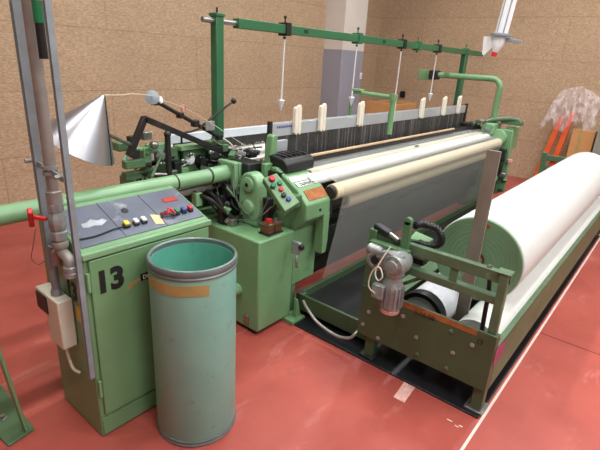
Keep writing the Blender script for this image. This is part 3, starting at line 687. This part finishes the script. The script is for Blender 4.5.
L('bracket_arm', MB().tube([(3.7,1.99,1.475),(3.7,2.43,1.49)],.019,14), mint, parent=sb)
L('bracket_collar', MB().lathe((3.7,2.02,1.445),(0,0,1),[(.032,0),(.034,.06)],16), mint, parent=sb)
L('bracket_leg', MB().tube([(3.95,2.62,1.2),(3.95,2.62,1.44)],.018,12), mint, parent=sb)
L('bracket_plate', MB().box(3.67,3.73,2.34,2.44,1.50,1.52), mint_l, .004, parent=sb)

# cloth sheet: flat over the breast, over the roller, down
xa, xb = 2.60, 6.06
path = [(2.10,1.03),(1.95,.995),(1.905,.993)]+[(1.772+.0585*cos(a),.89+.0585*sin(a)) for a in [radians(70-20*i) for i in range(0,13)]][::1]
path = [(2.095,1.025),(1.95,1.003),(1.905,.995),(1.80,.947)]+[(1.772+.0585*cos(radians(a)),.89+.0585*sin(radians(a))) for a in range(80,201,12)]+[(1.73,.80),(1.76,.6),(1.80,.40),(1.842,.165)]
def strip(x0, x1, path, nx=40, w=.0):
    mb = MB(); n = len(path); vs = []; fs = []
    for i in range(nx+1):
        x = x0+(x1-x0)*i/nx
        for j, (y,z) in enumerate(path): vs.append((x,y,z))
    for i in range(nx):
        for j in range(n-1): fs.append((i*n+j,i*n+j+1,(i+1)*n+j+1,(i+1)*n+j))
    return mb.add(vs,fs)
clo = obj('woven_gauze', strip(xa,xb,path), gauze, loc=(4.3,1.8,.16))
tag(clo, 'sheer white gauze running over the sand coloured roller down to the tray', 'cloth')
# oilers on gear box
oc = thing('oiler_cups', 'pair of brown oil cups with red cap on the mint gear box', 'oil cup', (2.06,1.90,.675))
obj('tray', MB().box(1.99,2.13,1.85,1.945,.675,.685), blackm, oc, bev=.003)
for x in (2.026,2.094):
    obj('jar', MB().box(x-.031,x+.031,1.86,1.935,.685,.755), brown, oc, bev=.006)
    obj('jar_band', MB().box(x-.033,x+.033,1.858,1.937,.742,.750), steel, oc)
obj('cap', MB().lathe((2.04,1.90,.755),(0,0,1),[(.022,0),(.020,.018),(.001,.02)],16), red, oc)
obj('cap', MB().lathe((2.10,1.90,.755),(0,0,1),[(.015,0),(.013,.012),(.001,.013)],16), steel, oc)

# ------------------------------------------------------------------ cone and yarn
ap = V((1.243,2.35,1.518))
rr_, uu, ff = V((.641,-.765,.055)), V((.228,.258,.939)), V((.732,.590,-.340))
ax = (rr_*-.54-uu*.82+ff*.20).normalized()
con = thing('metal_cone', 'shiny sheet metal cone guard with yarn leaving its tip', 'cone', ap+ax*.36)
u_, w_ = basis(ax)
obj('cone_shell', MB().lathe(ap,ax,[(.004,0),(.200,.305),(.197,.307),(.001,.006)],64), sheet, con)
hd_ = (ap+ax*.20+ (rr_*.9-uu*.1).normalized()*.10)
obj('seam_edge', MB().tube([ap+ax*0+rr_*.003, ap+ax*.305+(rr_-ax*rr_.dot(ax)).normalized()*.201], .004, 8), blackm, con)
obj('support_rod', MB().cyl(ap+ax*.17+(rr_-ax*rr_.dot(ax)).normalized()*.10,(1.46,2.45,1.21),.010,10), steel, con)
yp = smoothpath([ap, ap+(V((1.58,2.44,1.49))-ap)*.33+V((0,0,.004)), ap+(V((1.58,2.44,1.49))-ap)*.6+V((0,0,.014)), (1.585,2.44,1.50)])
o = obj('yarn', MB().tube(yp,.0022,6), yarnm, loc=ap); tag(o, 'cream yarn running from the cone tip to the tension discs', 'yarn')
o = obj('yarn', MB().tube(smoothpath([(1.64,2.42,1.475),(1.80,2.42,1.42),(1.99,2.40,1.32),(2.2,2.30,1.17),(2.36,2.18,1.10)]),.0016,6), yarnm, loc=(1.64,2.42,1.475))
tag(o, 'cream yarn running from the tension discs down to the heald frames', 'yarn')

# ------------------------------------------------------------------ tray, mat, hose
tr = thing('drip_tray', 'green rimmed tray with dark sheet bottom under the gauze', 'tray', (4.2,1.5,.012))
obj('tray_floor', MB().hexa([(2.31,1.22,.10),(6.1,1.22,.10),(6.1,1.82,.118),(2.31,1.82,.118)],(0,0,-.01)), trayw, tr)
obj('end_rim', MB().box(2.29,2.31,1.24,1.83,.05,.172), olive, tr, bev=.003)
obj('back_rim', MB().box(2.29,6.1,1.815,1.845,.05,.172), olive, tr, bev=.003)
obj('corner_plate', MB().box(2.285,2.34,1.78,1.85,.172,.178), steel, tr, bev=.002)
obj('tray_leg', MB().box(2.35,2.4,1.30,1.78,.012,.09), dark, tr)
obj('tray_leg', MB().box(5.9,5.95,1.30,1.78,.012,.09), dark, tr)
o = obj('rubber_mat', MB().box(2.16,6.3,.452,1.80,0,.012), rubber, loc=(4.2,1.1,0), bev=.003)
tag(o, 'long black rubber mat on the red floor under stand and tray', 'mat')
o = obj('grey_hose', MB().tube(smoothpath([(2.24,1.735,.165),(2.20,1.66,.145),(2.175,1.55,.10),(2.165,1.40,.080),(2.17,1.30,.10),(2.19,1.265,.14),(2.25,1.265,.16)],8),.010,12), pipe_m, loc=(2.16,1.4,.03))
o.name = 'drain_hose'; tag(o, 'grey hose bending along the tray end to the roller stand', 'hose')
o = obj('tape_patch', MB().hexa([(2.00,.80,0),(2.00,.868,0),(2.158,.885,0),(2.158,.815,0)],(0,0,.0012)), mat('worn_tape', (226,176,166), .4, 0, .2, 30), loc=(2.0,.8,0))
tag(o, 'worn pale tape patch on the red floor against the black mat', 'tape')
o = obj('floor_writing', MB().box(2.045,2.051,.545,.575,0,.0012).box(2.03,2.036,.505,.525,0,.0012).box(2.045,2.052,.49,.51,0,.0012), linew, loc=(2.05,.54,0))
tag(o, 'small white chalk marks on the floor beside the white line', 'marking')

# ------------------------------------------------------------------ batching stand
st = thing('roller_stand', 'long olive green roller stand with gear motor carrying the cloth roll', 'stand', (4.2,.85,0))
def T(name, mb, m, bev=0, parent=None, **k): return obj(name, mb, m, parent or st, bev=bev, **k)
ep = T('end_plate', MB().box(2.18,2.195,.452,1.25,.163,.497), olive, .003)
for y, z in ((1.182,.336),(1.213,.238),(1.1,.191),(.963,.402),(.867,.307),(.682,.431),(.65,.309),(.563,.401),(.845,.204),(.671,.201)):
    m_ = chrome if (y, z) not in ((.845,.204),(.671,.201),(.682,.431)) else rail_g
    T('bolt', MB().lathe((2.18,y,z),(-1,0,0),[(.013,0),(.013,.004),(.008,.007),(.001,.008)],14), m_, parent=ep)
T('rust_strip', MB().box(2.1785,2.180,.55,1.0,.462,.495), rust, parent=ep)
text('plate_lettering', '(U)S.08', .04, (2.178,.90,.448), (0,-1,0), (0,0,1), ink, ep, depth=.0005)
text('plate_number', '(3', .042, (2.179,.545,.425), (0,-1,0), (0,0,1), ink, ep, depth=.0005)
for xx in (2.2,6.1):
    for y in (.456,1.135):
        lg = T('leg', MB().box(xx,xx+.06,y,y+.06,.024,.48), olive, .004)
        T('foot_pad', MB().box(xx-.02,xx+.09,y-.015,y+.085,.012,.026), steel if y < 1 else dark, .002, parent=lg)
for xx in (2.22,6.15):
    T('upright', MB().box(xx-.02,xx+.025,.468,.51,.47,.83), rail_g, .004)
    T('upright', MB().box(xx-.02,xx+.045,1.205,1.255,.47,.85), mint_d, .004)
    tr_ = T('top_rail', MB().box(xx-.005,xx+.035,.468,1.26,.765,.825), rail_g, .004)
    T('lower_rail', MB().box(xx-.005,xx+.045,.50,1.21,.645,.69), rail_g, .004)
    T('rail_spacer', MB().box(xx+.002,xx+.02,.72,.76,.69,.77), mint_d, .003)
T('rail_plate', MB().box(2.195,2.265,.46,.53,.825,.832), rail_g, .002)
T('rail_slot', MB().lathe((2.235,.575,.8255),(0,0,1),[(.014,0),(.014,.001),(.001,.0012)],16), ink)
# side channels
ch = T('side_channel', MB().box(2.26,6.2,.455,.467,.13,.40), mint_d, .003)
T('channel_flange', MB().box(2.26,6.2,.455,.565,.388,.402), rail_g, .003, parent=ch)
T('channel_stripe', MB().box(2.34,6.2,.53,.545,.402,.4035), whitecl, parent=ch)
stk = T('sticker', MB().hexa([(2.22,.4535,.30),(2.40,.4535,.29),(2.40,.4535,.39),(2.22,.4535,.40)],(0,-.001,0)), purple, parent=ch)
T('side_channel', MB().box(2.26,6.2,1.19,1.202,.13,.40).box(2.26,6.2,1.10,1.20,.388,.402), mint_d, .003)
T('guard_sheet', MB().hexa([(2.42,.565,.40),(6.1,.565,.40),(6.1,.59,.45),(2.42,.59,.45)],(0,.004,0)), pale)
T('channel_bolt', MB().cyl((2.32,.49,.40),(2.32,.49,.425),.008,8).box(2.29,2.36,.47,.54,.402,.41), steel, .001)
# drive rollers
dr1 = T('drive_roller', MB().cyl((2.34,.925,.365),(6.08,.925,.365),.132,40), greycl)
T('roller_tyre', MB().lathe((2.335,.925,.365),(1,0,0),[(.112,-.012),(.138,-.012),(.140,0),(.140,.05),(.134,.055),(.134,.03),(.112,.0)],40,True), blackp, parent=dr1)
T('roller_shaft', MB().cyl((2.20,.925,.365),(2.36,.925,.365),.022,16), steel, parent=dr1)
dr2 = T('drive_roller', MB().cyl((2.30,.595,.36),(6.08,.595,.36),.118,40), whitecl)
T('roller_shaft', MB().cyl((2.20,.595,.36),(2.32,.595,.36),.022,16), steel, parent=dr2)
T('steel_strap', MB().bar((2.30,1.09,.50),(2.30,.93,.62),.012,.02), steel)
T('control_block', MB().box(2.27,2.33,.93,1.06,.695,.73), blackm, .004)
# flat steel post
T('retaining_post', MB().box(2.395,2.407,.675,.745,.15,1.37), worn_st, .002)
T('retaining_post', MB().box(6.1,6.112,.675,.745,.15,1.37), worn_st, .002)
T('black_hose', MB().tube(smoothpath([(2.25,.578,.83),(2.27,.572,.76),(2.29,.565,.66),(2.28,.56,.56),(2.26,.55,.44)]),.012,10), blackp)
# gear motor
gm = T('gear_motor', MB().lathe((2.085,1.005,.475),(0,0,1),[(.001,.0),(.052,.0),(.054,.01),(.054,.15),(.05,.165),(.044,.18),(.044,.21),(.05,.215)],28), chrome)
for k in range(16):
    a = 2*pi*k/16; c = V((2.085,1.005,.50)); d = V((cos(a),sin(a),0))
    T('cooling_fin', MB().bar(c+d*.059,c+d*.059+V((0,0,.12)),.005,.014,up=d), chrome, parent=gm)
T('end_cap', MB().lathe((2.085,1.005,.452),(0,0,1),[(.001,0),(.045,0),(.054,.008),(.054,.026),(.05,.03)],28), pink, parent=gm)
T('terminal_box', MB().box(2.005,2.045,1.02,1.09,.545,.625), chrome, .006, parent=gm)
T('worm_gear', MB().lathe((2.02,1.00,.745),(1,0,0),[(.001,0),(.034,.002),(.036,.012),(.058,.016),(.062,.04),(.062,.12),(.045,.15),(.045,.165)],28), chrome, parent=gm)
T('motor_neck', MB().lathe((2.085,1.005,.68),(0,0,1),[(.05,0),(.055,.01),(.05,.04),(.052,.10),(.042,.125),(.001,.128)],24), chrome, parent=gm)
for k in range(6):
    a = 2*pi*k/6; T('flange_bolt', MB().lathe((2.036,1.00+.048*cos(a),.745+.048*sin(a)),(-1,0,0),[(.006,0),(.006,.006),(.001,.007)],6), steel, parent=gm)
gd = T('gear_head', MB().lathe((2.17,1.145,.715),(-1,0,0),[(.065,0),(.065,.05),(.058,.055),(.05,.055),(.05,.065),(.036,.068),(.032,.06),(.026,.06),(.001,.058)],32), chrome)
T('head_arm', MB().bar((2.13,1.145,.745),(2.10,.99,.79),.05,.05), chrome, .012, parent=gd)
T('head_socket', MB().lathe((2.105,1.145,.715),(-1,0,0),[(.024,0),(.024,.003),(.001,.003)],20), ink, parent=gd)
T('head_nose', MB().lathe((2.13,1.17,.765),(0,1,.1),[(.026,-.05),(.03,-.03),(.03,.03),(.02,.04),(.001,.04)],16), chrome, parent=gd)
T('motor_bracket', MB().box(2.15,2.20,.98,1.22,.68,.80), mint_d, .004)
T('sensor_cable', MB().tube(smoothpath([(2.05,1.03,.85),(2.02,1.05,.79),(1.99,1.07,.71),(1.98,1.045,.67),(1.98,1.02,.70),(1.99,1.05,.74),(1.99,1.09,.70),(1.99,1.10,.61),(2.01,1.06,.57)]),.004,8), beige)
T('limit_switch', MB().bar((2.24,1.235,.865),(2.22,1.13,.845),.05,.034), blackp, .008)
T('switch_plunger', MB().cyl((2.22,1.13,.845),(2.20,1.06,.83),.014,12), steel)
T('eyelet_post', MB().box(2.19,2.22,1.0,1.045,.78,.955).lathe((2.19,1.0225,.955),(1,0,0),[(.0225,0),(.0225,.03)],16), mint_d, .003)
T('hopper_plate', MB().prism([(2.26,1.03,.826),(2.30,.93,.826),(2.36,.93,.826),(2.40,1.06,.826)],(0,0,.012)), mint_l, .002)
cpth = smoothpath([(2.24,1.0,.925),(2.29,.99,.925),(2.30,.95,.928),(2.32,.905,.915),(2.32,.875,.88),(2.32,.872,.845),(2.31,.90,.82),(2.29,.95,.815),(2.28,.985,.825)],7)
cc = T('cable_chain', MB().tube(cpth,.016,10), blackp)
mb = MB()
for i in range(2,len(cpth)-1,2):
    d = (cpth[i+1]-cpth[i-1]).normalized(); mb.lathe(cpth[i]-d*.006,d,[(.016,0),(.022,.001),(.022,.011),(.016,.012)],10)
T('chain_links', mb, blackp, parent=cc)
# cloth roll
rc = V((0,.752,.688)); rx0, rx1 = 2.615, 6.0
rl = thing('cloth_roll', 'huge white cloth roll with green ringed end disc on the stand', 'roll', (4.3,.735,.445))
obj('wound_cloth', MB().lathe((rx0+.012,rc.y,rc.z),(1,0,0),[(.05,.001),(.251,.001),(.252,0),(.261,.006),(.262,.02),(.262,rx1-rx0-.04),(.252,rx1-rx0-.02),(.05,rx1-rx0-.018)],96), whitecl, rl)
prof = [(.035,.02)]
r = .05
prof += [(.045,.002),(.048,0)]
for k, rad in enumerate((.085,.115,.142,.165,.188,.208,.226)):
    prof += [(rad-.002,0),(rad-.001,.002),(rad+.001,.002),(rad+.002,0)]
prof += [(.252,0),(.256,.004),(.256,.013),(.035,.013)]
obj('end_disc', MB().lathe((rx0,rc.y,rc.z),(1,0,0),prof,72,True), disc_g, rl)
obj('core_tube', MB().lathe((rx0-.004,rc.y,rc.z),(1,0,0),[(.034,0),(.042,0),(.042,.05),(.034,.05)],28,True), mat('core_brown', (96,44,34), .6, 0, .2, 20), rl)
obj('core_inside', MB().lathe((rx0+.03,rc.y,rc.z),(1,0,0),[(.034,0),(.034,.01)],24), ink, rl)
obj('disc_screw', MB().lathe((rx0,rc.y-.03,rc.z+.225),(-1,0,0),[(.012,0),(.010,.004),(.001,.005)],14), rust, rl)
fold = MB().lathe((4.95,rc.y,rc.z),(1,0,0),[(.2615,0),(.2635,.004),(.2635,.008),(.2615,.012)],96,True)
obj('wrap_fold', fold, whitecl, rl)

# ------------------------------------------------------------------ green foot at left edge
ft = thing('machine_foot', 'green steel base plate with leaning strut at the left edge', 'foot', (.50,2.15,0))
obj('base_plate', MB().hexa([(.455,2.005,0),(.577,2.028,0),(.585,2.47,0),(.40,2.50,0)],(0,0,.012)), mint_d, ft, bev=.003)
obj('strut', MB().bar((.545,2.05,.010),(.46,2.06,.90),.014,.045,up=(0,1,0)), mint, ft, bev=.003)
obj('anchor_bolt', MB().lathe((.50,2.20,.012),(0,0,1),[(.02,0),(.02,.003),(.011,.004),(.011,.02),(.001,.021)],12), steel, ft)

# ------------------------------------------------------------------ hanging nozzle
nz = thing('suction_nozzle', 'white hanging tube with a red tipped nozzle above the loom end', 'nozzle', (5.0,1.68,1.88))
d = V((0,.0,0)); a = V((5,1.63,2.07)); b = V((5,1.60,2.385)); dn = (V((5,1.605,2.387))-V((5,1.632,2.07))).normalized()
a = V((5,1.635,2.07))
obj('tube', MB().tube([a,a+dn*(H-2.07-.002)/dn.z],.06,24), white, nz)
for k in range(3):
    off = V((-.053,.025-.03*k,0)); obj('tube_seam', MB().tube([a+off,a+off+dn*2.55],.006,6), galv, nz)
obj('collar', MB().lathe(a+dn*-.005,dn,[(.05,0),(.105,.004),(.105,.022),(.08,.028)],28), galv, nz)
tip = V((5,1.665,1.885)); dt = (tip-a).normalized()
obj('nozzle_body', MB().lathe(a,dt,[(.055,0),(.062,.03),(.058,.08),(.034,.14),(.026,.155)],22), white, nz)
obj('red_tip', MB().lathe(tip-dt*.045,dt,[(.026,0),(.027,.05),(.018,.055),(.001,.055)],16), red, nz)
obj('side_vane', MB().prism([(5,1.80,2.06),(5,1.685,2.06),(5,1.70,1.96),(5,1.76,1.89),(5,1.785,1.89)],(.008,0,0)), white, nz)
obj('lever', MB().bar((5,1.60,2.035),(5,1.43,2.015),.02,.035), galv, nz, bev=.004)

# ------------------------------------------------------------------ things against the end wall
tk = thing('orange_truck', 'orange hand truck frame leaning on the end wall under plastic', 'hand truck', (8.3,1.6,0))
obj('side_bar', MB().bar((8.20,1.71,0),(8.36,1.555,1.12),.085,.05), orange, tk, bev=.01)
obj('side_bar', MB().bar((8.20,1.55,0),(8.36,1.415,1.20),.085,.05), orange, tk, bev=.01)
obj('cross_bar', MB().bar((8.19,1.60,.46),(8.19,1.40,.47),.04,.06), mint_d, tk, bev=.004)
obj('toe_plate', MB().box(8.0,8.2,1.45,1.80,0,.012), orange, tk)
wr = MB(); vs = []; n, mm = 96, 30; c = V((8.33,1.39,1.0))
for i in range(mm+1):
    t = i/mm
    for k in range(n):
        a = 2*pi*k/n
        top = sin(min(1,t*2.2)*pi/2)
        fold = 1+.10*sin(a*7+2*t)+.07*sin(a*13+5*t)+.05*sin(a*23)
        rad = top*(.86+.22*t)*fold
        hem = .17*noise.noise(V((cos(a)*1.9,sin(a)*1.9,4)))+.08*sin(a*5)+.05*noise.noise(V((cos(a)*9,sin(a)*9,1)))
        z = 1.60-(t**1.35)*(.62+hem)-.03*(1-top)
        p = V((c.x+cos(a)*.13*rad, c.y+sin(a)*.27*rad+.10*t*t*max(0,sin(a)), z))
        p += V((noise.noise(p*9),noise.noise(p*9+V((5,5,5))),noise.noise(p*9+V((9,1,3)))))*.045
        p.x = min(p.x, 8.545); vs.append(p)
fs = [(i*n+k,i*n+(k+1)%n,(i+1)*n+(k+1)%n,(i+1)*n+k) for i in range(mm) for k in range(n)]
o = obj('plastic_wrap', wr.add(vs,fs), wrapm, loc=(8.33,1.40,.84)); tag(o, 'crumpled clear plastic sheet wrapped over the orange hand truck', 'plastic sheet')
bxx = thing('cardboard_box', 'tall plain cardboard box standing against the end wall', 'box', (8.4,1.2,0))
obj('carton', MB().box(8.22,8.50,1.03,1.34,0,.95), board, bxx, bev=.006)
obj('carton_flap', MB().hexa([(8.22,1.03,.95),(8.22,1.34,.95),(8.36,1.34,.958),(8.36,1.03,.958)],(0,0,.005)), board, bxx)
obj('packing_tape', MB().box(8.215,8.22,1.19,1.24,.10,.955), tapem, bxx)
lk = thing('grey_cabinet', 'grey steel cabinet edge beside the cardboard box', 'cabinet', (8.35,.7,0))
obj('body', MB().box(8.15,8.5,.45,1.0,0,1.02), greyw, lk, bev=.006)
obj('door', MB().box(8.135,8.15,.46,.99,.05,1.0), galv, lk, bev=.004)
obj('handle', MB().box(8.12,8.136,.90,.93,.5,.62), blackp, lk, bev=.003)
# open crate behind the heald frames
ck = thing('open_crate', 'open brown crate standing behind the loom near the pillar', 'crate', (6.9,3.7,0))
obj('crate_wall', MB().box(6.5,6.52,3.5,4.02,.6,1.17), board, ck, bev=.004)
obj('crate_wall', MB().box(7.2,7.22,3.5,4.02,.6,1.17), board, ck, bev=.004)
obj('crate_wall', MB().box(6.52,7.2,3.5,3.52,.6,1.17), board, ck, bev=.004)
obj('crate_wall', MB().box(6.52,7.2,4.00,4.02,.6,1.17), board, ck, bev=.004)
obj('crate_floor', MB().box(6.5,7.22,3.5,4.02,.58,.60), board, ck)
obj('crate_stand', MB().box(6.5,6.56,3.5,3.56,0,.58).box(7.16,7.22,3.5,3.56,0,.58).box(6.5,6.56,3.96,4.02,0,.58).box(7.16,7.22,3.96,4.02,0,.58).box(6.5,7.22,3.5,4.02,.52,.58), rust, ck)

# ------------------------------------------------------------------ world, camera
w = bpy.data.worlds.new('world'); S.world = w; w.use_nodes = True
w.node_tree.nodes['Background'].inputs[0].default_value = (.93,.96,1,1)
w.node_tree.nodes['Background'].inputs[1].default_value = .42
cd = bpy.data.cameras.new('camera'); cam = bpy.data.objects.new('camera', cd); COL.objects.link(cam)
cd.sensor_width = 36; cd.lens = 459.44/600*36; cd.clip_start = .02
r_, u_, f_ = V((0.64149074,-0.76517948,0.05468084)), V((0.22798392,0.25821912,0.93880042)), V((0.73247045,0.58976542,-0.34009379))
M = Matrix((r_,u_,-f_)).transposed().to_4x4(); M.translation = V((0,0,1.75)); cam.matrix_world = M
S.camera = cam
S.view_settings.view_transform = 'Standard'; S.view_settings.look = 'None'; S.view_settings.gamma = 1
S.view_settings.use_curve_mapping = False
S.view_settings.exposure = -.06
